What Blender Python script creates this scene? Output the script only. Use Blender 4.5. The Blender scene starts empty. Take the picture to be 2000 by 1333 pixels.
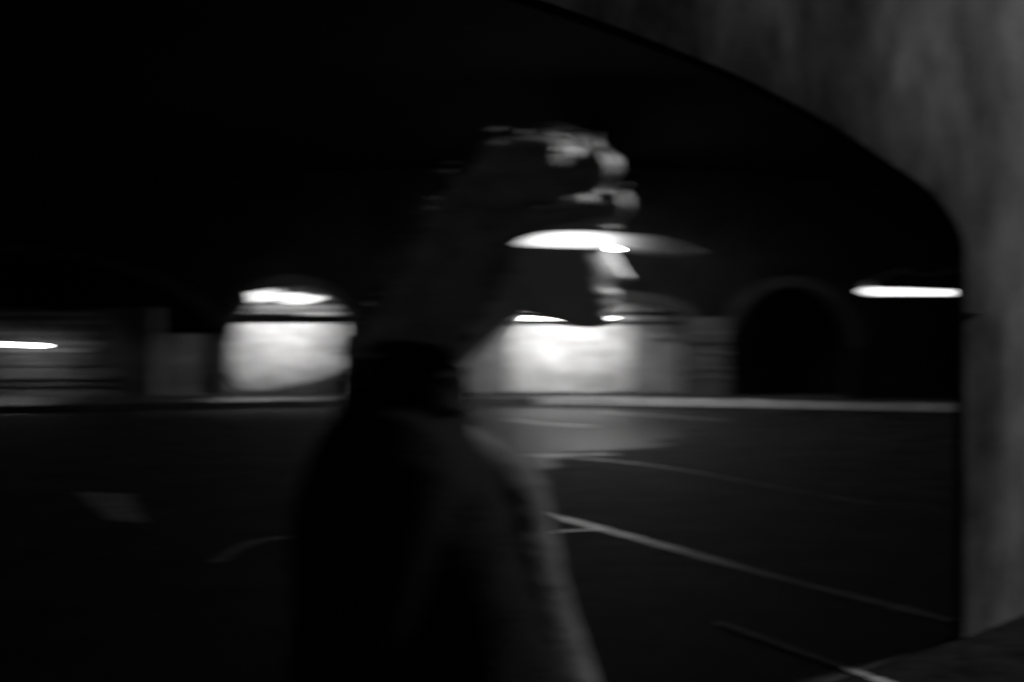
import bpy, bmesh, math, random
from mathutils import Vector, Matrix, noise
random.seed(7)
R = math.radians
S = bpy.context.scene
COL = S.collection

# ------------------------------------------------------------------ camera
F = 35 / 36 * 2000            # focal length in photo pixels
CZ = 1.50
cd = bpy.data.cameras.new("camera"); cam = bpy.data.objects.new("camera", cd); COL.objects.link(cam)
cam.location = (0, 0, CZ); cam.rotation_euler = (R(90), 0, 0)
cd.lens = 35; cd.sensor_width = 36; cd.clip_start = 0.02; cd.clip_end = 800
cd.dof.use_dof = True
cd.dof.focus_distance = 2.3
cd.dof.aperture_fstop = 2.8
cd.dof.aperture_ratio = 0.17
S.camera = cam
S.render.resolution_x = 1024; S.render.resolution_y = 682
# ------------------------------------------------------------------ night sky, low side light, exposure
SUN_EL, SUN_AZ = 27.0, 35.0     # azimuth counted from +X towards +Y
w = bpy.data.worlds.new("World"); S.world = w; w.use_nodes = True
nt = w.node_tree; nt.nodes.clear()
sky = nt.nodes.new("ShaderNodeTexSky"); sky.sky_type = 'NISHITA'; sky.sun_disc = False
sky.sun_elevation = R(SUN_EL); sky.sun_rotation = R(90 - SUN_AZ)
bw = nt.nodes.new("ShaderNodeRGBToBW"); bg = nt.nodes.new("ShaderNodeBackground")
wo = nt.nodes.new("ShaderNodeOutputWorld")
nt.links.new(sky.outputs[0], bw.inputs[0]); nt.links.new(bw.outputs[0], bg.inputs[0])
nt.links.new(bg.outputs[0], wo.inputs[0]); bg.inputs[1].default_value = 0.0012
sd = bpy.data.lights.new("sun", 'SUN'); sun = bpy.data.objects.new("sun", sd); COL.objects.link(sun)
sd.energy = 4.2; sd.angle = R(9); sd.color = (1, 1, 1)
dirv = Vector((math.cos(R(SUN_EL)) * math.cos(R(SUN_AZ)), math.cos(R(SUN_EL)) * math.sin(R(SUN_AZ)), math.sin(R(SUN_EL))))
sun.rotation_euler = dirv.to_track_quat('Z', 'Y').to_euler()
S.view_settings.view_transform = 'Standard'; S.view_settings.look = 'None'
S.view_settings.exposure = 0; S.view_settings.gamma = 1
S.cycles.max_bounces = 6; S.cycles.use_denoising = True
S.cycles.sample_clamp_indirect = 3

# ------------------------------------------------------------------ helpers
def at(px, py, d):
    return Vector(((px - 1000) / F * d, d, CZ + (666.5 - py) / F * d))

def mat(name, v, var=0.0, scale=4.0, rough=0.8, bump=0.0, bscale=30.0, emit=0.0, stretch=(1, 1, 1), spec=0.5, detail=6, v2=None):
    m = bpy.data.materials.new(name); m.use_nodes = True
    n = m.node_tree; b = n.nodes["Principled BSDF"]
    b.inputs['Base Color'].default_value = (v, v, v, 1); b.inputs['Roughness'].default_value = rough
    b.inputs['Specular IOR Level'].default_value = spec
    tc = n.nodes.new("ShaderNodeTexCoord"); mp = n.nodes.new("ShaderNodeMapping"); mp.inputs['Scale'].default_value = stretch
    n.links.new(tc.outputs['Object'], mp.inputs[0])
    if var:
        t = n.nodes.new("ShaderNodeTexNoise"); t.inputs['Scale'].default_value = scale; t.inputs['Detail'].default_value = detail
        t.inputs['Roughness'].default_value = 0.62
        n.links.new(mp.outputs[0], t.inputs['Vector'])
        r = n.nodes.new("ShaderNodeMapRange"); r.inputs[1].default_value = 0.3; r.inputs[2].default_value = 0.7
        r.inputs[3].default_value = v * (1 - var); r.inputs[4].default_value = v2 if v2 else v * (1 + var)
        n.links.new(t.outputs['Fac'], r.inputs[0]); c = n.nodes.new("ShaderNodeCombineColor")
        for i in range(3): n.links.new(r.outputs[0], c.inputs[i])
        n.links.new(c.outputs[0], b.inputs['Base Color'])
    if bump:
        t2 = n.nodes.new("ShaderNodeTexNoise"); t2.inputs['Scale'].default_value = bscale; t2.inputs['Detail'].default_value = 8
        n.links.new(mp.outputs[0], t2.inputs['Vector'])
        bp = n.nodes.new("ShaderNodeBump"); bp.inputs['Strength'].default_value = bump; bp.inputs['Distance'].default_value = 0.02
        n.links.new(t2.outputs['Fac'], bp.inputs['Height']); n.links.new(bp.outputs[0], b.inputs['Normal'])
    if emit:
        b.inputs['Emission Color'].default_value = (1, 1, 1, 1); b.inputs['Emission Strength'].default_value = emit
    return m

M = dict(
    asphalt=mat("asphalt", .030, .75, 1.4, .85, .35, 60, detail=10, spec=.10),
    pool_gloss=mat("damp asphalt", .022, .6, 3, .58, .3, 1.6, detail=10, spec=.15, stretch=(.35, 2.2, 1)),
    pale=mat("pale road patch", .35, .5, 5, .9, .3, 30),
    ground_shade=mat("dark ground shade", .011, .5, 5, 1.0, .3, 30, spec=0),
    paving=mat("paving", .12, .4, 3, .6, .5, 40),
    apron=mat("concrete apron", .03, .45, 1.6, .7, .5, 30),
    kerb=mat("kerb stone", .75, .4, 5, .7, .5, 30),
    kerbdim=mat("worn pale line", .10, .6, 9, .8, .2, 40),
    paint=mat("worn road paint", .16, .85, 6, .5, .2, 40, spec=.7),
    plaster=mat("stained plaster", .215, .8, 5.5, .95, .10, 7, detail=9, spec=.1, stretch=(1, 1, .5)),
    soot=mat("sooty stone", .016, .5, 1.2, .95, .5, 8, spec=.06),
    black=mat("soot and shade black plaster", .006, .5, 1.2, .95, .5, 8, spec=.04),
    band=mat("dark ring stone", .038, .4, 2.5, .9, .5, 10),
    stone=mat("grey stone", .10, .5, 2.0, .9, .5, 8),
    edge=mat("arch ring stone", .16, .4, 2.5, .9, .5, 10),
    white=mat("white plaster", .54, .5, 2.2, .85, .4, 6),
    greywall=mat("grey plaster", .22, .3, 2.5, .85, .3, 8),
    lintel=mat("dark lintel", .03, .3, 3, .8),
    pipe=mat("pale painted pipe", .6, .2, 3, .5),
    facade=mat("old render", .16, .6, 1.5, .85, .5, 12),
    glass=mat("window glass", .03, .3, 3, .15),
    frame=mat("window frame", .35, .2, 4, .6),
    metal=mat("lamp housing metal", .10, .3, 8, .5),
    wire=mat("black wire", .003, .1, 8, 1.0, spec=0),
    earth=mat("bare earth", .04, .5, 6, .95, .8, 20),
    grass=mat("grass", .06, .4, 20, .8),
    dry=mat("dry stalk", .45, .3, 20, .8),
    skin=mat("skin", .40, .12, 18, .45, .12, 120),
    hair=mat("dark curly hair", .18, .4, 30, .42, .5, 150),
    coat=mat("black wool coat", .008, .3, 30, 1.0, .5, 160, spec=.0),
    shirt=mat("grey shirt", .048, .25, 22, .95, .25, 90, spec=.1),
    trousers=mat("dark trousers", .02, .3, 30, .85),
    leather=mat("black leather", .02, .3, 30, .4),
    eye=mat("eye white", .6, .05, 30, .2),
)

def link(name, me, m, parent=None, smooth=False):
    o = bpy.data.objects.new(name, me); COL.objects.link(o)
    if m: me.materials.append(m)
    if parent: o.parent = parent
    if smooth:
        for p in me.polygons: p.use_smooth = True
    return o

def build(name, bm, m, parent=None, smooth=False, recalc=True):
    if recalc: bmesh.ops.recalc_face_normals(bm, faces=bm.faces)
    me = bpy.data.meshes.new(name); bm.to_mesh(me); bm.free()
    return link(name, me, m, parent, smooth)

def thing(name, label, cat, loc=(0, 0, 0), group=None):
    o = bpy.data.objects.new(name, None); COL.objects.link(o); o.location = loc
    o.empty_display_size = .1
    o['label'] = label; o['category'] = cat
    if group: o['group'] = group
    bpy.context.view_layer.update()
    return o

def under(o, parent):           # keep world coordinates while parenting
    o.parent = parent; o.matrix_parent_inverse = Matrix.Translation(-parent.location); return o

def tag(o, label, cat, group=None):
    o['label'] = label; o['category'] = cat
    if group: o['group'] = group
    return o

def struct(o): o['kind'] = 'structure'; return o

def box(bm, a, b, bev=0.0):
    c = (Vector(a) + Vector(b)) / 2; s = Vector(b) - Vector(a)
    r = bmesh.ops.create_cube(bm, size=1, matrix=Matrix.Translation(c) @ Matrix.Diagonal((abs(s.x), abs(s.y), abs(s.z), 1)))
    if bev:
        es = list({e for v in r['verts'] for e in v.link_edges})
        bmesh.ops.bevel(bm, geom=es, offset=bev, segments=2, affect='EDGES')

def tube(bm, pts, rad, n=10, cap=True, flat=1.0):
    pts = [Vector(p) for p in pts]
    if not hasattr(rad, '__len__'): rad = [rad] * len(pts)
    rings = []; up = Vector((0, 1, 0)); N = None
    for i, p in enumerate(pts):
        t = (pts[min(i + 1, len(pts) - 1)] - pts[max(i - 1, 0)]).normalized()
        if N is None:
            N = t.cross(up)
            if N.length < 1e-3: N = t.cross(Vector((1, 0, 0)))
        N = (N - t * N.dot(t)).normalized(); B = t.cross(N)
        rings.append([bm.verts.new(p + (N * math.cos(2 * math.pi * k / n) + B * math.sin(2 * math.pi * k / n) * flat) * rad[i]) for k in range(n)])
    for a, b in zip(rings, rings[1:]):
        for k in range(n): bm.faces.new((a[k], a[(k + 1) % n], b[(k + 1) % n], b[k]))
    if cap:
        bm.faces.new(rings[0][::-1]); bm.faces.new(rings[-1])

def ball(bm, c, r, sc=(1, 1, 1)):
    bmesh.ops.create_uvsphere(bm, u_segments=20, v_segments=12, radius=1, matrix=Matrix.Translation(c) @ Matrix.Diagonal((r * sc[0], r * sc[1], r * sc[2], 1)))

def arch_wall(bm, cols, ztop, yf, thick, rough=0.0, rnd=0.0, edge=None):
    """cols: (x, bottom z) left to right; steps in x equal make vertical jambs. yf(x): front face y."""
    zs_n = 22
    fr = lambda k: (k / zs_n) ** 2 if rnd else k / zs_n
    def dip(x, z):
        if not rnd or z > ztop - .5: return 0
        d = min((Vector((x, z)) - e).length for e in edge)
        return .022 * (1 - d / rnd) ** 2 if d < rnd else 0
    prev = None
    for (x, zb) in cols:
        y = yf(x)
        f = [bm.verts.new((x, y + dip(x, zb + (ztop - zb) * fr(k)) + (rough * (noise.noise(Vector((x * 1.3, zb + (ztop - zb) * fr(k), 3))))), zb + (ztop - zb) * fr(k))) for k in range(zs_n + 1)]
        b = [bm.verts.new((x, y + thick, zb + (ztop - zb) * fr(k))) for k in range(zs_n + 1)]
        if prev:
            pf, pb, px = prev
            if abs(px - x) > 1e-6:
                for k in range(zs_n):
                    bm.faces.new((pf[k], f[k], f[k + 1], pf[k + 1])); bm.faces.new((pb[k + 1], b[k + 1], b[k], pb[k]))
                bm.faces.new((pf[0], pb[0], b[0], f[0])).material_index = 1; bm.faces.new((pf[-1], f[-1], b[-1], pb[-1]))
            else:   # jamb
                lo, hi = (pf, pb), (f, b)
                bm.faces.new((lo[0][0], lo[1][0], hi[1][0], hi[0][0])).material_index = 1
        prev = (f, b, x)

def smooth_curve(pts, n=8):
    out = []
    P = [Vector(p) for p in pts]
    for i in range(len(P) - 1):
        p0, p1, p2, p3 = P[max(i - 1, 0)], P[i], P[i + 1], P[min(i + 2, len(P) - 1)]
        for k in range(n):
            t = k / n
            out.append(.5 * ((2 * p1) + (p2 - p0) * t + (2 * p0 - 5 * p1 + 4 * p2 - p3) * t * t + (3 * p1 - p0 - 3 * p2 + p3) * t ** 3))
    out.append(P[-1]); return out

# ------------------------------------------------------------------ ground
def sheet(name, pts, z, m, thick=None, sub=0):
    bm = bmesh.new()
    vs = [bm.verts.new((x, y, z)) for x, y in pts]; f = bm.faces.new(vs)
    if thick:
        r = bmesh.ops.extrude_face_region(bm, geom=[f])
        for v in r['geom']:
            if isinstance(v, bmesh.types.BMVert): v.co.z -= thick
    return struct(build(name, bm, m))

sheet("ground", [(-400, -400), (400, -400), (400, 400), (-400, 400)], -.012, M['earth'])
sheet("road", [(-13.8, -30), (30, -30), (30, 25.9), (-13.8, 25.9)], 0, M['asphalt'])

def gxy(px, py, z=0.0):
    d = (CZ - z) * F / (py - 666.5); p = at(px, py, d); return p.x, p.y

# pavement in front of the arcade, its kerb line bends (nearer at both ends)
kl = [(-16, 18.6), (-10.5, 20.6), (-7.4, 21.6), (-3.0, 23.0), (0.6, 23.6), (2.2, 23.55), (4.3, 22.9), (8.2, 21.5), (13.0, 19.6)]
bm = bmesh.new()
a = [bm.verts.new((x, y + .16, .12)) for x, y in kl]; b = [bm.verts.new((x, 25.88, .12)) for x, y in kl]
for i in range(len(kl) - 1): bm.faces.new((a[i], a[i + 1], b[i + 1], b[i]))
struct(build("pavement", bm, M['paving']))
bm = bmesh.new()
def along(line, s0, s1):
    tot = 0
    for (p, q) in zip(line, line[1:]):
        p, q = Vector((*p, 0)), Vector((*q, 0)); L = (q - p).length
        yield p, q, L
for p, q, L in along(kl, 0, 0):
    if abs(p.x - .6) < .01: struct(build("kerb", bm, M['stone'])); bm = bmesh.new()  # left kerb in darker stone, painting in the dimmer light there
    n = max(1, round(L / .9)); d = (q - p) / n; nn = Vector((-d.y, d.x, 0)).normalized()
    for i in range(n):
        s = p + d * (i + .008); e = p + d * (i + .992); h = .16 + random.uniform(-.012, .02); o = random.uniform(-.012, .012)
        vs = [bm.verts.new(v) for v in (s - nn * o, e - nn * o, e + nn * .15, s + nn * .15)]
        top = [bm.verts.new(v + Vector((0, 0, h))) for v in (s - nn * (o - .015), e - nn * (o - .015), e + nn * .15, s + nn * .15)]
        bm.faces.new(top); bm.faces.new(vs[::-1])
        for k in range(4): bm.faces.new((vs[k], vs[(k + 1) % 4], top[(k + 1) % 4], top[k]))
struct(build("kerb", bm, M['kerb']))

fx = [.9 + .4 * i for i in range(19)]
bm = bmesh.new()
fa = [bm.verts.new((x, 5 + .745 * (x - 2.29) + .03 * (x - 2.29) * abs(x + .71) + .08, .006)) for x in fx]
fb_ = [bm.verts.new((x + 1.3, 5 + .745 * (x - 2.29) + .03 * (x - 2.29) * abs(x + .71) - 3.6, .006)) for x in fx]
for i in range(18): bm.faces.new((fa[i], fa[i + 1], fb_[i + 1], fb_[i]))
struct(build("shade_strip", bm, M['ground_shade']))  # dark sheet painting shade over the sunlit ground at the wall foot

def marking(pxs, wdt, z=.005, jitter=.25, m='paint'):
    pts = smooth_curve([(*gxy(*p), 0) for p in pxs], 10)
    bm = bmesh.new(); L = []
    for i, p in enumerate(pts):
        t = (pts[min(i + 1, len(pts) - 1)] - pts[max(i - 1, 0)]).normalized(); n = Vector((-t.y, t.x, 0))
        ww = wdt * (1 + random.uniform(-jitter, jitter)) / 2
        L.append((bm.verts.new((p.x + n.x * ww, p.y + n.y * ww, z)), bm.verts.new((p.x - n.x * ww, p.y - n.y * ww, z))))
    for a, b in zip(L, L[1:]): bm.faces.new((a[0], b[0], b[1], a[1]))
    return struct(build("road_marking", bm, M[m]))
marking([(900, 965), (980, 990), (1090, 1012), (1190, 1038), (1300, 1068), (1430, 1105), (1560, 1140), (1720, 1180), (1860, 1215)], .11)
marking([(930, 1052), (1000, 1047), (1100, 1040), (1195, 1036)], .05, .009)
marking([(1040, 893), (1130, 896), (1230, 905), (1340, 920), (1500, 950), (1700, 985)], .06)
marking([(990, 820), (1060, 828), (1160, 834)], .22)
marking([(1180, 806), (1300, 814), (1420, 822)], .2)
marking([(880, 888), (1000, 891), (1200, 888)], .16)
marking([(1400, 1218), (1480, 1247), (1560, 1276), (1700, 1326), (1790, 1360)], .06, .010, m='kerbdim')
marking([(-60, 814), (60, 811), (180, 808), (300, 803)], .13)  # pale line painted here in place of the lit left kerb
marking([(420, 1100), (470, 1070), (520, 1055), (600, 1052), (700, 1070), (760, 1110)], .10)
# glossy sheet added to give the road its pool of light
dp_ = [(870, 806), (1000, 800), (1180, 801), (1400, 806), (1560, 816), (1430, 836), (1330, 848), (1280, 872), (1130, 884), (1060, 912), (960, 918), (900, 900), (868, 860)]
dq = smooth_curve([(*gxy(*p), 0) for p in dp_ + dp_[:1]], 8)[:-1]
bm = bmesh.new(); bm.faces.new([bm.verts.new((p.x + .5 * noise.noise(p * 2.1), p.y + .9 * noise.noise(p * 1.3 + Vector((9, 0, 0))), .0035)) for p in dq])
struct(build("light_pool", bm, M['pool_gloss']))
# pale worn patch of the road, left
bm = bmesh.new(); q = [gxy(150, 962), gxy(255, 966), gxy(285, 1022), gxy(215, 1018)]
bm.faces.new([bm.verts.new((x, y, .004)) for x, y in q]); struct(build("road_patch", bm, M['pale']))

# ------------------------------------------------------------------ near arch wall with pier
yf = lambda x: 5 + .745 * (x - 2.29) + .03 * (x - 2.29) * abs(x - 2.29 + 3)
def near_y(px):
    k = (px - 1000) / F; y = 4.0
    for _ in range(60): y = .5 * y + .5 * yf(k * y)
    return y
edge_px = [(1888, 505), (1878, 450), (1826, 375), (1725, 306), (1600, 225), (1450, 145), (1300, 84), (1150, 28), (1000, -22), (800, -72), (500, -115), (100, -130), (-300, -100), (-700, 0), (-1000, 130), (-1200, 300)]
pts = smooth_curve([(*p, 0) for p in edge_px], 6)
curve = []
for p in pts:
    d = near_y(p.x); P = at(p.x, p.y, d); curve.append((P.x, P.z))
curve = curve[::-1]
XR = curve[-1][0]; XL = curve[0][0]
cols = [(XL - 9.4, 0), (XL - 3, 0), (XL, 0)] + curve + [(XR, 0)] + [(XR + q, 0) for q in (.006, .015, .03, .05, .075, .105, .14, .18, .22, .26, .30, .35)] + [(XR + .36 * i, 0) for i in range(2, 32)]
aw = thing("arch_wall", "stained grey plaster wall whose big arch and right pier frame the dark passage", "arch wall", (XR + .8, yf(XR + .8), 0))
edge = []
for a_, b_ in zip([(XL, 0)] + curve, curve + [(XR, 0)]):
    n_ = max(1, int(math.dist(a_, b_) / .02))
    edge += [Vector(a_).lerp(Vector(b_), i / n_) for i in range(n_)]
bm = bmesh.new(); arch_wall(bm, cols, 5.9, yf, .13, .03, .42, edge)
wl = under(build("wall", bm, M['plaster'], smooth=True), aw); wl.data.materials.append(M['black'])  # underside and jamb faces blackened to paint in their shade
wl.data.set_sharp_from_angle(angle=R(40))
def skewbox(bm, x0, x1, off, z0, z1, depth):
    vs = []
    for z in (z0, z1):
        for x, o in ((x0, off), (x1, off), (x1, off + depth), (x0, off + depth)): vs.append(bm.verts.new((x, yf(x) + o, z)))
    a, b = vs[:4], vs[4:]
    bm.faces.new(a[::-1]); bm.faces.new(b)
    for k in range(4): bm.faces.new((a[k], a[(k + 1) % 4], b[(k + 1) % 4], b[k]))
bm = bmesh.new(); zi = at(1950, 612, 5).z
skewbox(bm, XR + .04, XR + 5, -.006, zi, zi + .014, .14)
under(build("impost_shadow", bm, M['soot']), aw)  # thin dark strip painted as the shadow line of the moulding

# ------------------------------------------------------------------ far arcade
YA = 23.9
def seg_arch(x0, x1, zs, zt, n=18, p=2.0):
    c, h = (x0 + x1) / 2, (x1 - x0) / 2
    return [(x0, 0)] + [(c - h * math.cos(math.pi * i / n), zs + (zt - zs) * max(0, 1 - abs(math.cos(math.pi * i / n)) ** p) ** (1 / p)) for i in range(n + 1)] + [(x1, 0)]
X = lambda px, d=YA: (px - 1000) / F * d
Z = lambda py, d=YA: CZ + (666.5 - py) / F * d
ops = [(X(-620), X(424), Z(668), Z(490), 2.0), (X(430), X(705), Z(722), Z(556), 2.0), (X(862), X(1338), Z(640), Z(588), 3.0), (X(1425), X(1665), Z(680), Z(560), 2.0)]
cols = [(-14, 0)]
for o in ops: cols += seg_arch(*o[:4], p=o[4])
cols += [(X(1850), 0), (X(2100), 0), (13.6, 0)]
ar = thing("arcade_wall", "long sooty arcade wall with four arched openings at the back of the passage", "arcade", (0, YA, 0))
bm = bmesh.new(); arch_wall(bm, cols, 6.5, lambda x: YA, .5)
wl = under(build("wall", bm, M['soot']), ar); wl.data.materials.append(M['soot'])
for o in ops:
    pr = seg_arch(*o[:4], n=26, p=o[4])[1:-1]
    bm = bmesh.new(); L = []
    c = (o[0] + o[1]) / 2
    for i, (x, z) in enumerate(pr):
        t = Vector((pr[min(i + 1, len(pr) - 1)][0] - pr[max(i - 1, 0)][0], 0, pr[min(i + 1, len(pr) - 1)][1] - pr[max(i - 1, 0)][1])).normalized()
        n = Vector((-t.z, 0, t.x)); p = Vector((x, YA, z))
        L.append([bm.verts.new(v) for v in (p + Vector((0, -.09, 0)), p + n * .26 + Vector((0, -.09, 0)), p + n * .26 + Vector((0, -.002, 0)), p + Vector((0, -.002, 0)))])
    for a, b in zip(L, L[1:]):
        for k in range(4): bm.faces.new((a[k], a[(k + 1) % 4], b[(k + 1) % 4], b[k]))
    bm.faces.new(L[0]); bm.faces.new(L[-1])
    under(build("arch_ring", bm, M['band']), ar)

# barrel vault over the passage 
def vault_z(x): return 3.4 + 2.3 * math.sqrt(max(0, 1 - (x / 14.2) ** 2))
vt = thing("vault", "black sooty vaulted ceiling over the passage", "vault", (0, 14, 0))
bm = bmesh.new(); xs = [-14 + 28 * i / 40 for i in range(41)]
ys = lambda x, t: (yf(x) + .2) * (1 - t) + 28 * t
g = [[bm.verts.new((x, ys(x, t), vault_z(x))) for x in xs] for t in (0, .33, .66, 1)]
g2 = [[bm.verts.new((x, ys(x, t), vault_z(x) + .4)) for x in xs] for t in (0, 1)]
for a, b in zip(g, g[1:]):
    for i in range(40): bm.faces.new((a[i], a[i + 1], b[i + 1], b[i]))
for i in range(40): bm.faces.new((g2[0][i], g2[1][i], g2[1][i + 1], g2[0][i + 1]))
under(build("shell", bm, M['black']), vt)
# side walls closing the passage
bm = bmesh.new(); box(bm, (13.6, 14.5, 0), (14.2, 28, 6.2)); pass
tag(build("side_wall", bm, M['soot']), "unseen dark side wall added on the right to keep the sun out of the passage", "wall")  # out of view, added to block the sun from the road
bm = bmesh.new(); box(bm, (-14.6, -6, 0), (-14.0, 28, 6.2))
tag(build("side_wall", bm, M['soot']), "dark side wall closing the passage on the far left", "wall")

# white wall behind the arcade openings, with band courses
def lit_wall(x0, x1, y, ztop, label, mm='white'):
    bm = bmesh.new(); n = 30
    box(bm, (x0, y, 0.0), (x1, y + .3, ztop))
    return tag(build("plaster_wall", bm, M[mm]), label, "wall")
YW = 26.2
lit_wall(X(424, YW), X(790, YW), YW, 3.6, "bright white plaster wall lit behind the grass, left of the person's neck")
lit_wall(X(800, YW), X(994, YW), YW, 3.6, "grey wall section left of the bright wall, beside the person's collar", "greywall")  # grey tone paints in the light falling off along the wall
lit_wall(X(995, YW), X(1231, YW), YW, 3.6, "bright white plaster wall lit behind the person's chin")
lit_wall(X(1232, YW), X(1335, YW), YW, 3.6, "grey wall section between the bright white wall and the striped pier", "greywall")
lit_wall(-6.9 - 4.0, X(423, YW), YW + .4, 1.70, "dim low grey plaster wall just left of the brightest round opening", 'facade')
lit_wall(X(1336, YW), 13.5, YW + .5, 4.5, "black rear wall seen through the right arched opening", 'soot')
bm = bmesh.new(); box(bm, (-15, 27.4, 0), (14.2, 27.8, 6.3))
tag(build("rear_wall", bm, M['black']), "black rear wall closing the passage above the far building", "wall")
# partition between bays
bm = bmesh.new(); box(bm, (X(792, YW), YA + .5, 0), (X(798, YW), YW + .3, 3.6))
tag(build("partition_wall", bm, M['soot']), "thin dark partition between the two lit bays behind the person's neck", "wall")
bm = bmesh.new(); box(bm, (X(424, 24.4) , YA + .5, 0), (X(424, 24.4) + .1, 25.2, 3.6))
tag(build("partition_wall", bm, M['soot']), "short dark wall stub at the left edge of the brightest round opening", "wall")

def hbar(name, label, cat, px0, px1, py, d, h, m, dz=.06):
    a, b = at(px0, py, d), at(px1, py, d); bm = bmesh.new()
    box(bm, (a.x, d - dz, a.z - h / 2), (b.x, d, a.z + h / 2), min(h, dz) * .2)
    return tag(build(name, bm, M[m]), label, cat)
hbar("beam", "upper dark beam crossing in front of the left lit wall", "beam", 428, 700, 592, 24.9, .05, 'lintel')
hbar("beam", "middle dark beam crossing in front of the left lit wall", "beam", 428, 700, 607, 24.9, .05, 'lintel')
hbar("beam", "lowest thick dark beam crossing in front of the left lit wall", "beam", 428, 700, 624, 24.9, .19, 'lintel')
hbar("beam", "dark beam just above the thin tube beside the person's lips", "beam", 862, 1420, 613, 24.9, .09, 'lintel')
hbar("beam", "dark beam just below the thin tube beside the person's lips", "beam", 862, 1345, 631, 24.9, .10, 'lintel')

# banded masonry right of the lit wall
pj = thing("striped_pier", "grey masonry pier with horizontal bands just right of the lit wall", "pier", (X(1380), YA - .05, 0))
bm = bmesh.new(); box(bm, (X(1341), YA - .14, 0.12), (X(1420), YA - .0035, Z(620)), .02)
under(build("shaft", bm, M['stone']), pj)
for py in (650, 672, 690, 720, 738):
    bm = bmesh.new(); box(bm, (X(1339), YA - .19, Z(py) - .03), (X(1422), YA - .142, Z(py) + .03), .01)
    under(build("band", bm, M['edge'] if py != 672 else M['lintel']), pj)

# ------------------------------------------------------------------ far building at the left
fb = thing("far_building", "low old building with barred windows seen through the leftmost arch", "building", (X(60), 25.4, 0))
YB = 25.3
bm = bmesh.new(); box(bm, (-15, YB, 0), (X(300, YB), YB + .5, 2.36)); under(build("wall", bm, M['facade']), fb)
for i, px in enumerate((-40, 12, 64, 116, 168)):
    x0, x1, z0, z1 = X(px, YB), X(px + 36, YB), Z(668, YB), Z(632, YB)
    bm = bmesh.new()
    for a_, b_ in (((x0 - .05, z0 - .05), (x1 + .05, z0)), ((x0 - .05, z1), (x1 + .05, z1 + .05)), ((x0 - .05, z0), (x0, z1)), ((x1, z0), (x1 + .05, z1)), ((x0 + (x1 - x0) * .48, z0), (x0 + (x1 - x0) * .54, z1)), ((x0, z0 + .2), (x1, z0 + .235))):
        box(bm, (a_[0], YB - .06, a_[1]), (b_[0], YB - .003, b_[1]))
    wf = under(build("window", bm, M['frame']), fb)
    bm = bmesh.new(); box(bm, (x0, YB - .012, z0), (x1, YB - .002, z1)); g_ = build("pane", bm, M['glass']); g_.parent = wf; g_.matrix_parent_inverse = Matrix.Identity(4)
for py, hh, pr, mm in ((613, .05, .16, 'frame'), (624, .04, .08, 'edge'), (685, .06, .2, 'frame'), (702, .03, .06, 'edge'), (715, .03, .06, 'lintel'), (738, .05, .12, 'edge'), (752, .04, .1, 'stone')):
    bm = bmesh.new(); box(bm, (-15, YB - pr, Z(py, YB) - hh / 2), (X(190 if py < 700 else 225, YB), YB - .001, Z(py, YB) + hh / 2)); under(build("ledge", bm, M[mm]), fb)

# ------------------------------------------------------------------ lamps
EM = lambda n, s: mat(n, .8, emit=s)
def lamp(label, px0, py0, px1, py1, d, h, emit, hang=True, slim=1.0, rr=None, group='tube lamps hanging in the passage', fast=None):
    a, b = at(px0, py0, d), at(px1, py1, d); c = (a + b) / 2
    t = thing("tube_lamp", label, "lamp", c, group)
    bm = bmesh.new()
    n = 14; pts = [a.lerp(b, i / n) for i in range(n + 1)]
    rads = [h / 2 * (1 if rr is None else rr[0] + (rr[1] - rr[0]) * i / n) for i in range(n + 1)]
    rads[0] *= .45; rads[-1] *= .6
    tube(bm, pts, rads, 12)
    under(build("tube", bm, EM("lamp glow %.1f" % emit, emit), smooth=True), t)
    bm = bmesh.new(); ax = (b - a)
    L = []
    for i in range(9):
        p = a.lerp(b, .05 + .9 * i / 8) + Vector((0, 0, h * .62)); k = h * 1.9
        L.append([bm.verts.new(p + Vector((0, y * k, z * k))) for y, z in ((-1, -.1), (-.6, .35), (0, .55), (.6, .35), (1, -.1), (.55, .25), (0, .4), (-.55, .25))])
    for u, v in zip(L, L[1:]):
        for k in range(8): bm.faces.new((u[k], u[(k + 1) % 8], v[(k + 1) % 8], v[k]))
    bm.faces.new(L[0]); bm.faces.new(L[-1])
    under(build("reflector", bm, M['metal']), t)
    if hang:
        for f in (.2, .8):
            p = a.lerp(b, f) + Vector((0, 0, h)); top = vault_z(p.x) if p.y > 5 else 5.6
            bm = bmesh.new(); tube(bm, [p, (p.x, p.y, top)], max(.0015, h * .02), 6); under(build("hanger", bm, M['wire']), t)
    return t
rl = lamp("long glowing white tube lamp hanging beside the near pier at the right", 1686, 569, 1893, 573, 19.5, .14, 1.8, rr=(1.35, .75))
for pts_ in ([(1690, 558), (1720, 543), (1772, 524)], [(1768, 526), (1790, 536), (1835, 536), (1862, 525)]):
    bm = bmesh.new(); tube(bm, smooth_curve([at(x, y, 19.35) for x, y in pts_], 5), .022, 8); under(build("bracket", bm, M['pipe'], smooth=True), rl)
lamp("thin bright tube lamp at the far left edge in front of the barred windows", -60, 670, 87, 676, 24.2, .045, 26)
lamp("slim white tube lamp on the lit wall beside the person's lips", 1010, 622, 1195, 622, 24.5, .055, 12)
lamp("thick tube lamp half hidden behind the beam over the wall below the person's chin", 1010, 630, 1215, 630, 25.15, .075, 68)  # added source that brightens the mid wall
lamp("added short tube lamp half hidden behind the beams to light the left wall", 470, 622, 600, 622, 25.15, .08, 80)  # added source that brightens the left wall
lamp("high tube lamp mostly hidden behind the person's face", 1105, 481, 1215, 481, 20.3, .16, 150)
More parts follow.
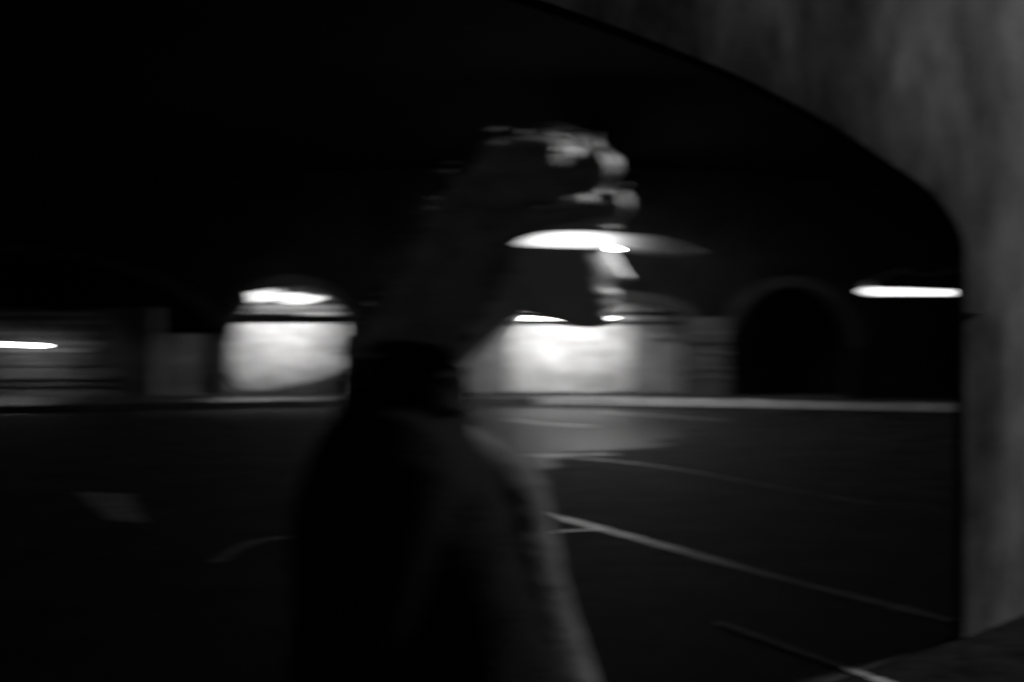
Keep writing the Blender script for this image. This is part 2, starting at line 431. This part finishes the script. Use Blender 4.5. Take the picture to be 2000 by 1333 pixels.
# lamp at the left, its light trail shaped as glowing tubes
c0 = at(560, 578, 22.6); t = thing("trail_lamp", "lamp above the left lit wall, its light trail shaped as short prongs and slanted tubes", "lamp", c0)
em = EM("trail glow", 1.9)
bm = bmesh.new(); tube(bm, [at(499, 571, 22.6), at(504, 590, 22.6)], .10, 10); tube(bm, [at(506, 571, 22.6), at(511, 589, 22.6)], .09, 10)
under(build("bulb", bm, em, smooth=True), t)
for k, px in enumerate((522, 532, 541)):
    bm = bmesh.new(); tube(bm, smooth_curve([at(px - 1, 566 - k, 22.6), at(px + 1, 578, 22.6), at(px + 2, 584 - k, 22.6)], 4), .035 - k * .006, 8); under(build("prong", bm, em, smooth=True), t)
for k in range(4):
    bm = bmesh.new(); tube(bm, smooth_curve([at(536 + k * 6, 580 - k * 1.5, 22.6), at(560 + k * 7, 574 + (3 - k) * 2.3, 22.6), at(580 + k * 7, 580 + (3 - k) * 2.6, 22.6), at(600 + k * 8, 588 - k * 2.8, 22.6)], 6), .020, 8); under(build("tube", bm, em, smooth=True), t)
bm = bmesh.new(); tube(bm, smooth_curve([at(515, 585, 22.62), at(540, 584, 22.62), at(560, 591, 22.62), at(600, 590, 22.62), at(626, 581, 22.62)], 6), .026, 8); under(build("rail", bm, em, smooth=True), t)
for px in (530, 590):
    p = at(px, 572, 22.7); bm = bmesh.new(); tube(bm, [p, (p.x, p.y, vault_z(p.x))], .006, 6); under(build("hanger", bm, M['wire']), t)

# small glowing strip added before the face for a far lamp's streak
D1 = .92
t = thing("lamp_streak", "brightest white strip lamp, tapered at its left end, crossing the person's eyes", "lamp", at(1120, 472, D1))
bm = bmesh.new()
prof = [(1030, 478, 1), (1042, 474, 6), (1062, 470, 10), (1085, 468, 13), (1120, 468, 14), (1160, 469, 13.5), (1195, 471, 13), (1225, 474, 14), (1260, 478, 16), (1300, 486, 13), (1335, 493, 7), (1350, 496, 2)]
tube(bm, [at(x, y, D1) for x, y, r in prof], [r * D1 / F for x, y, r in prof], 14)
sm_ = mat("strip glow", .02, emit=2.4, rough=.6); n_ = sm_.node_tree; b_ = n_.nodes["Principled BSDF"]
g_ = n_.nodes.new("ShaderNodeNewGeometry"); sp = n_.nodes.new("ShaderNodeSeparateXYZ"); cr = n_.nodes.new("ShaderNodeValToRGB"); mr = n_.nodes.new("ShaderNodeMapRange")
tcx = n_.nodes.new("ShaderNodeTexCoord"); n_.links.new(tcx.outputs['Object'], sp.inputs[0]); n_.links.new(sp.outputs[0], mr.inputs[0])
mr.inputs[1].default_value = at(1030, 0, D1).x; mr.inputs[2].default_value = at(1350, 0, D1).x
n_.links.new(mr.outputs[0], cr.inputs[0]); E = cr.color_ramp.elements
E[0].position = .40; E[0].color = (1, 1, 1, 1); E[1].position = 1; E[1].color = (.003, .003, .003, 1)
for po, va in ((.50, .45), (.60, .14), (.70, .045), (.84, .006)):
    e = E.new(po); e.color = (va, va, va, 1)
n_.links.new(cr.outputs[0], b_.inputs['Emission Color'])
under(build("tube", bm, sm_, smooth=True), t)
for px in (1090, 1180):
    p = at(px, 460, D1); bm = bmesh.new(); tube(bm, [p, (p.x, p.y, 5.9)], .0004, 6); under(build("hanger", bm, M['wire']), t)

# ------------------------------------------------------------------ bank of earth, grass, weeds
bm = bmesh.new(); nx, ny = 40, 8
G = []
x0, x1 = X(436, 24.9), X(700, 24.9)
for i in range(nx + 1):
    row = []
    for j in range(ny + 1):
        u, v = i / nx, j / ny; x = x0 + (x1 - x0) * u
        h = (.10 + .62 * max(0, (u - .30) / .7) ** 1.1 + .45 * max(0, 1 - u / .16) ** 2) * math.sin(math.pi * min(1, v * .5 + .02)) ** .8
        row.append(bm.verts.new((x, 24.5 + v * 1.2, .12 + h + .04 * noise.noise(Vector((x * 3, v * 4, 0))))))
    G.append(row)
for i in range(nx):
    for j in range(ny): bm.faces.new((G[i][j], G[i + 1][j], G[i + 1][j + 1], G[i][j + 1]))
struct(build("earth_bank", bm, M['earth'], smooth=True))
def blade(bm, p, h, lean, wd):
    L = []
    for k in range(5):
        t = k / 4; q = p + Vector((lean.x * t * t, lean.y * t * t, h * t)); ww = wd * (1 - t) + .001
        L.append((bm.verts.new(q - Vector((ww, 0, 0))), bm.verts.new(q + Vector((ww, 0, 0)))))
    for a, b in zip(L, L[1:]): bm.faces.new((a[0], a[1], b[1], b[0]))
bm = bmesh.new()
for i in range(500):
    u = random.random() ** .8; x = x0 + (x1 - x0) * u; base = .16 + .5 * max(0, (u - .3) / .7)
    blade(bm, Vector((x, 24.3 + random.random() * .6, base * random.uniform(.3, .95))), random.uniform(.08, .3), Vector((-random.uniform(0, .15), random.uniform(-.1, .1), 0)), .008)
gr = build("grass", bm, M['grass'], recalc=False); gr['kind'] = 'stuff'; gr['label'] = "dark rough grass on the bank in front of the left lit wall"; gr['category'] = "grass"
stems = [(505, 770, 496, 735), (518, 768, 507, 722), (548, 765, 532, 728), (590, 752, 575, 715), (632, 748, 616, 718), (650, 740, 640, 712), (667, 742, 660, 716), (520, 775, 512, 745)]
words = ["leftmost thin stalk leaning left before the lit wall", "second thin stalk from the left, tall, before the lit wall", "dark stalk leaning at the middle of the lit wall's foot", "pale stalk near the middle of the left lit wall", "long dark stalk at the right half of the bank", "short stalk right of the long dark stalk", "rightmost stalk next to the person's neck", "short stalk between the two leftmost stalks"]
for (ax, ay, bx, by), wd in zip(stems, words):
    a, b = at(ax, ay, 24.35), at(bx, by, 24.35); bm = bmesh.new()
    tube(bm, smooth_curve([(a.x, a.y, .1), a, a.lerp(b, .6) + Vector((.02, 0, 0)), b], 4), [.012] * 12 + [.004], 6)
    for k in range(3):
        q = a.lerp(b, .4 + .2 * k); blade(bm, q, .12, Vector((random.uniform(-.1, .1), 0, 0)), .01)
    tag(build("grass_stalk", bm, M['grass'] if ay != 752 else M['dry'], recalc=False), wd, "stalk", "grass stalks on the bank")
# dry weed in front of the mid wall
wdp = at(1205, 752, 23.75); bm = bmesh.new()
for tx, ty in ((1176, 706), (1190, 712), (1215, 708), (1222, 722), (1208, 752), (1185, 725), (1240, 716)):
    m1 = at((1203 + tx) / 2 + 4, (735 + ty) / 2 - 6, 23.8); tube(bm, smooth_curve([wdp + Vector((0, 0, -.25)), wdp, m1, at(tx, ty, 23.8)], 4), [.008] * 12 + [.004], 5)
tag(build("dry_weed", bm, M['dry'], recalc=False), "pale dry branching weed in front of the lit wall below the person's chin", "weed")
# rubble strip along the wall foot
groupr = "rubble lumps along the foot of the lit wall"
bm = bmesh.new()
for i in range(170):
    x = random.uniform(X(880), X(1345)); s = random.uniform(.03, .1)
    r = bmesh.ops.create_icosphere(bm, subdivisions=1, radius=s, matrix=Matrix.Translation((x, random.uniform(24.5, 26.0), .12 + s * .3)) @ Matrix.Rotation(random.random() * 3, 4, 'Z') @ Matrix.Diagonal((1.6, 1, .7, 1)))
    for v in r['verts']: v.co += Vector((random.uniform(-1, 1), random.uniform(-1, 1), random.uniform(-1, 1))) * s * .25
rb = build("rubble", bm, M['earth']); rb['kind'] = 'stuff'; rb['label'] = "low dark rubble along the foot of the lit wall"; rb['category'] = "rubble"

# ------------------------------------------------------------------ the person
DP = 1.30
def pp(px, py, y=0.0): p = at(px, py, DP); return Vector((p.x, DP + y, p.z))
U = DP / F
def interp(tab, v):
    if v <= tab[0][0]: return tab[0][1:]
    for a, b in zip(tab, tab[1:]):
        if v <= b[0]:
            t = (v - a[0]) / (b[0] - a[0]); return tuple(x + (y - x) * t for x, y in zip(a[1:], b[1:]))
    return tab[-1][1:]
def loft(bm, tab, step, n=56, sq=2.0, mod=None):
    v = tab[0][0]; rings = []
    while v <= tab[-1][0] + 1e-6:
        f, b, w_ = interp(tab, v); c, h = (f + b) / 2, (f - b) / 2; ring = []
        for k in range(n):
            th = 2 * math.pi * k / n; cx, sy = math.cos(th), math.sin(th)
            x = c + h * math.copysign(abs(cx) ** (2 / sq), cx); y = w_ * math.copysign(abs(sy) ** (2 / sq), sy)
            if mod: x, y = mod(x, y, v, cx)
            ring.append(bm.verts.new(pp(x, v, y)))
        rings.append(ring); v += step
    for a, b in zip(rings, rings[1:]):
        for k in range(n): bm.faces.new((a[k], a[(k + 1) % n], b[(k + 1) % n], b[k]))
    bm.faces.new(rings[0][::-1]); bm.faces.new(rings[-1])

head = [(288, 1075, 1010, .02), (293, 1105, 980, .038), (303, 1130, 950, .053), (322, 1153, 924, .066), (350, 1172, 900, .074), (400, 1190, 884, .079), (435, 1196, 884, .078), (455, 1201, 886, .077), (466, 1198, 888, .076), (478, 1186, 892, .075), (500, 1186, 900, .073), (545, 1188, 915, .068), (558, 1191, 940, .062), (567, 1197, 952, .059), (574, 1206, 962, .058), (580, 1207, 970, .057), (585, 1195, 978, .056), (591, 1203, 988, .054), (599, 1202, 1000, .051), (608, 1190, 1025, .046), (619, 1197, 1060, .038), (630, 1195, 1095, .028), (637, 1182, 1120, .018), (641, 1163, 1138, .008)]
def headmod(x, y, v, cx):
    if cx > 0:
        nz = [(470, 0), (482, 5), (505, 20), (528, 34), (544, 44), (551, 42), (557, 24), (562, 5), (566, 0)]
        a = interp(nz, v)[0]; wd = .0075 + .011 * max(0, min(1, (v - 480) / 65))
        x += a * math.exp(-(y / wd) ** 2)
        e = math.exp(-((abs(y) - .032) / .014) ** 2) * math.exp(-((v - 482) / 11) ** 2); x -= 15 * e
        e = math.exp(-((abs(y) - .045) / .018) ** 2) * math.exp(-((v - 525) / 18) ** 2); x += 5 * e
        if v > 566 and v < 600: x += 5 * math.exp(-(y / .02) ** 2) - 4
    return x, y
def limb(bm, pts, rads, n=16, flat=1.0):
    P = smooth_curve(pts, 5); Rr = []
    for i in range(len(P)):
        t = i / 5; k = min(int(t), len(rads) - 2); Rr.append(rads[k] + (rads[k + 1] - rads[k]) * (t - k))
    tube(bm, P, Rr, n, True, flat)
def hand(bm, wrist, d, side):
    """wrist point, direction of the forearm (unit), side = +1/-1 for the thumb's side"""
    d = d.normalized(); y = Vector((0, 1, 0)); up = y.cross(d).normalized()
    palm_end = wrist + d * .085
    for o in (-.026, -.009, .009, .026):
        limb(bm, [wrist + up * o * .6, wrist + d * .05 + up * o, palm_end + up * o], [.014, .0135, .0115], 10)
    for i, (o, L) in enumerate(((.030, .070), (.010, .080), (-.010, .074), (-.029, .058))):
        b = palm_end + up * o; cu = y * side
        limb(bm, [b, b + d * L * .42 + cu * .006, b + d * L * .72 + cu * .022, b + d * L * .86 + cu * .042], [.0098, .009, .0082, .0068], 10)
    b = wrist + d * .03 + up * .026
    limb(bm, [b, b + d * .028 + up * .022 + y * side * .01, b + d * .055 + up * .028 + y * side * .02], [.013, .0105, .0085], 10)

SH = (770, 880)    # shoulder
arms = {}
for s in (-1, 1):
    sh = pp(SH[0] + 20, SH[1] + 10, .175 * s)
    if s < 0: el = Vector((sh.x - .05, sh.y - .035, sh.z - .29)); wr = el + Vector((.14, -.01, -.21))
    else: el = Vector((sh.x - .13, sh.y + .035, sh.z - .26)); wr = el + Vector((-.03, .02, -.245))
    arms[s] = (sh, el, wr)
hipz = .92; hx = pp(860, 0).x
legs = {}
for s in (-1, 1):
    hp = Vector((hx, DP + .09 * s, hipz))
    if s < 0: kn = hp + Vector((.17, 0, -.40)); an = kn + Vector((.07, 0, -.415)); an.z = .095
    else: kn = hp + Vector((-.02, 0, -.43)); an = kn + Vector((-.24, 0, -.30)); an.z = .17
    legs[s] = (hp, kn, an)

def remeshed(name, bm, m, vox, sm=4, parent=None):
    me = bpy.data.meshes.new(name); bmesh.ops.recalc_face_normals(bm, faces=bm.faces); bm.to_mesh(me); bm.free()
    o = bpy.data.objects.new(name, me); COL.objects.link(o)
    r = o.modifiers.new("r", 'REMESH'); r.mode = 'VOXEL'; r.voxel_size = vox; r.use_smooth_shade = True
    if sm: q = o.modifiers.new("s", 'SMOOTH'); q.iterations = sm; q.factor = .5
    dg = bpy.context.evaluated_depsgraph_get(); dg.update()
    nm = bpy.data.meshes.new_from_object(o.evaluated_get(dg)); nm.name = name
    o.modifiers.clear(); o.data = nm; nm.materials.clear(); nm.materials.append(m)
    for p in nm.polygons: p.use_smooth = True
    if parent: under(o, parent)
    return o

torso = [(800, 840, 710, .06), (835, 875, 680, .10), (870, 915, 655, .15), (930, 960, 622, .18), (1000, 990, 610, .175), (1100, 1015, 618, .165), (1250, 1035, 645, .155), (1400, 1050, 665, .155), (1560, 1040, 670, .17), (1640, 1000, 690, .16), (1680, 960, 730, .12)]
bm = bmesh.new()
loft(bm, head, 3, 72, 2.15, headmod)
for s in (-1, 1):
    ball(bm, pp(1165, 482, .031 * s), .0125)
    ec = pp(1022, 512, .074 * s); ball(bm, ec, .03, (.55, .28, 1.05)); ball(bm, ec + Vector((.004, -.006 * s * -1, -.026)), .012, (.7, .4, .9))
limb(bm, [pp(985, 530), pp(890, 620), pp(800, 740), pp(790, 850)], [.052, .054, .056, .055], 24)
loft(bm, torso, 14, 48, 2.4)
for s in (-1, 1):
    sh, el, wr = arms[s]
    limb(bm, [sh, sh.lerp(el, .5), el, el.lerp(wr, .5), wr], [.052, .046, .037, .036, .026])
    hand(bm, wr, (wr - el), -s)
    hp, kn, an = legs[s]
    limb(bm, [hp, hp.lerp(kn, .5), kn, kn.lerp(an, .4), an], [.088, .072, .054, .055, .036])
    limb(bm, [an, an + Vector((.06, 0, -.045)), an + Vector((.17, 0, -.065))], [.036, .034, .024])
body = remeshed("person", bm, M['skin'], .0038, 3)
person = tag(body, "person in profile facing right, dark curly hair, black coat open over a paler shirt", "person")
body.name = "person"
def child(o): o.parent = body; o.matrix_parent_inverse = Matrix.Identity(4); return o

# shirt front
bm = bmesh.new()
sh_t = [(795, 860, 740, .04), (815, 890, 720, .05), (840, 940, 700, .06), (870, 995, 700, .07), (900, 1035, 700, .075), (940, 1064, 700, .08), (1000, 1076, 700, .083), (1100, 1096, 700, .085), (1200, 1122, 700, .085), (1333, 1168, 710, .088), (1450, 1190, 720, .09), (1560, 1190, 720, .1), (1600, 1150, 740, .12)]
def folds(x, y, v, cx):
    return x + (5 * noise.noise(Vector((y * 25, v * .02, 1))) + 2.5 * noise.noise(Vector((y * 60, v * .06, 5)))) * (1 if cx > 0 else 0), y
loft(bm, sh_t, 7, 60, 2.2, folds)
child(build("shirt", bm, M['shirt'], smooth=True))

# coat: shell behind the shirt front, sleeves, collar
bm = bmesh.new()
ct = [(782, 870, 690, .07), (810, 905, 660, .105), (845, 925, 636, .165), (880, 955, 618, .20), (930, 985, 600, .212), (1000, 1008, 586, .215), (1100, 1034, 584, .21), (1200, 1066, 590, .20), (1333, 1122, 596, .20), (1500, 1165, 590, .21), (1700, 1160, 580, .23), (1950, 1150, 560, .245), (2100, 1140, 556, .25)]
def cfold(x, y, v, cx):
    a = noise.noise(Vector((x * .02, v * .012, y * 9))) * 7 + noise.noise(Vector((x * .05, v * .03, y * 20))) * 3
    return x + a, y * (1 + a * .004)
loft(bm, ct, 9, 72, 2.5, cfold)
for s in (-1, 1):
    sh, el, wr = arms[s]
    limb(bm, [sh + Vector((0, -.03 * s, .0)), sh, sh.lerp(el, .5), el, el.lerp(wr, .5), el.lerp(wr, .93)], [.07, .082, .070, .060, .054, .046], 20)
child(remeshed("coat", bm, M['coat'], .006, 3))
# bunched hood lying behind and round the neck
bm = bmesh.new()
hd = [(640, 860, 760, .05), (652, 890, 725, .07), (675, 905, 700, .086), (730, 905, 680, .095), (780, 908, 672, .10), (820, 915, 662, .11), (850, 915, 658, .12)]
def hfold(x, y, v, cx):
    a = noise.noise(Vector((x * .012, v * .035, y * 14))) * 13 + noise.noise(Vector((x * .03, v * .07, y * 30))) * 5
    return x + a * (1 if x > 790 else -1), y * (1 + a * .006)
loft(bm, hd, 4, 60, 2.2, hfold)
child(build("hood", bm, M['coat'], smooth=True))
# trousers and shoes
bm = bmesh.new()
for s in (-1, 1):
    hp, kn, an = legs[s]
    limb(bm, [hp + Vector((0, 0, .06)), hp.lerp(kn, .5), kn, kn.lerp(an, .5), an + Vector((0, 0, .02))], [.11, .092, .074, .066, .06], 20)
loft(bm, [(1540, 1050, 670, .175), (1640, 1040, 690, .19), (1700, 960, 760, .12)], 10, 40, 2.3)
child(remeshed("trousers", bm, M['trousers'], .008, 3))
for s in (-1, 1):
    hp, kn, an = legs[s]; bm = bmesh.new()
    pitch = 0 if s < 0 else R(35)
    d = Vector((math.cos(pitch), 0, -math.sin(pitch)))
    heel = Vector((an.x - .035, an.y, an.z - .045))
    limb(bm, [heel, heel + d * .1, heel + d * .19 + Vector((0, 0, -.006)), heel + d * .25 + Vector((0, 0, -.012 if s < 0 else .0))], [.047, .046, .040, .026], 18)
    limb(bm, [an + Vector((0, 0, .05)), an, heel + d * .04], [.048, .046, .045], 18)
    zmin = .003
    for v in bm.verts: v.co.z = max(v.co.z, zmin)
    child(remeshed("shoe", bm, M['leather'], .006, 3))

# hair: mass of curls
hair_t = [(276, 1095, 1025, .02), (281, 1120, 1000, .045), (290, 1140, 975, .068), (310, 1155, 942, .086), (340, 1172, 905, .096), (385, 1186, 872, .098), (420, 1190, 852, .098), (438, 1182, 832, .103), (452, 1140, 830, .102), (480, 1070, 815, .100), (520, 1035, 796, .097), (560, 1000, 772, .093), (600, 965, 745, .09), (640, 935, 716, .088), (690, 905, 694, .085), (740, 890, 690, .08)]
def hmod(x, y, v, cx):
    c = 950
    k = noise.noise(Vector((x * .022, v * .022, y * 34))) * 12 + noise.noise(Vector((x * .05, v * .05, y * 75))) * 9
    return x + k * (1 if x > c else -1), y * (1 + k * .006)
bm = bmesh.new(); loft(bm, hair_t, 4, 72, 2.1, hmod)
base = [v.co.copy() for v in bm.verts]; cen = pp(950, 450)
def clump(px, py, y, r, sc=(1, 1, 1)):
    bmesh.ops.create_icosphere(bm, subdivisions=2, radius=1, matrix=Matrix.Translation(pp(px, py, y)) @ Matrix.Rotation(random.uniform(-.6, .6), 4, 'Y') @ Matrix.Diagonal((r * U * sc[0], r * U * sc[1], r * U * sc[2], 1)))
for px, py, r_ in ((968, 300, 22), (1005, 290, 22), (1042, 284, 21), (1078, 281, 22), (1112, 284, 22), (1142, 292, 23)):
    for y in (-.03, 0, .03): clump(px + random.uniform(-4, 4), py + abs(y) * 180 + random.uniform(-2, 3), y, r_)
for y in (-.05, -.015, .02, .055): clump(1182 - abs(y) * 350, 338, y, 34, (.8, 1, 1.15)); clump((1204 if y > -.04 else 1213) - abs(y) * 350, 411, y, 31, (.85, 1, 1.05))
for i in range(230):
    p = base[random.randrange(len(base))]
    if p.x > pp(1120, 0).x or p.z > pp(0, 350).z: continue
    r_ = random.uniform(9, 17) * U
    bmesh.ops.create_icosphere(bm, subdivisions=1, radius=r_, matrix=Matrix.Translation(p) @ Matrix.Diagonal((1, 1, random.uniform(.7, 1.2), 1)))
hr = child(remeshed("hair", bm, M['hair'], .0035, 3))
bm = bmesh.new(); bm.from_mesh(hr.data)
for i in range(200):
    p = base[random.randrange(len(base))]; n_ = (p - Vector((cen.x, DP, min(p.z, cen.z)))).normalized()
    if p.z < pp(0, 445).z and p.x > pp(1060, 0).x: continue
    t1 = n_.cross(Vector((random.uniform(-1, 1), random.uniform(-1, 1), random.uniform(-1, 1)))).normalized(); rr_ = random.uniform(.005, .011); p = p + n_ * .008
    q = [p + (t1 * math.sin(a_ * .75) + n_ * (1 - math.cos(a_ * .75))) * rr_ for a_ in range(6)]
    tube(bm, q, [.0009] * 5 + [.0003], 4)
bm.to_mesh(hr.data); bm.free()
# eyebrow and iris details
for s in (-1, 1):
    bm = bmesh.new(); tube(bm, smooth_curve([pp(1199, 456, .012 * s), pp(1193, 450, .03 * s), pp(1171, 454, .052 * s)], 5), [.003] * 5 + [.0034] * 5 + [.0015], 8)
    child(build("eyebrow", bm, M['hair'], smooth=True))
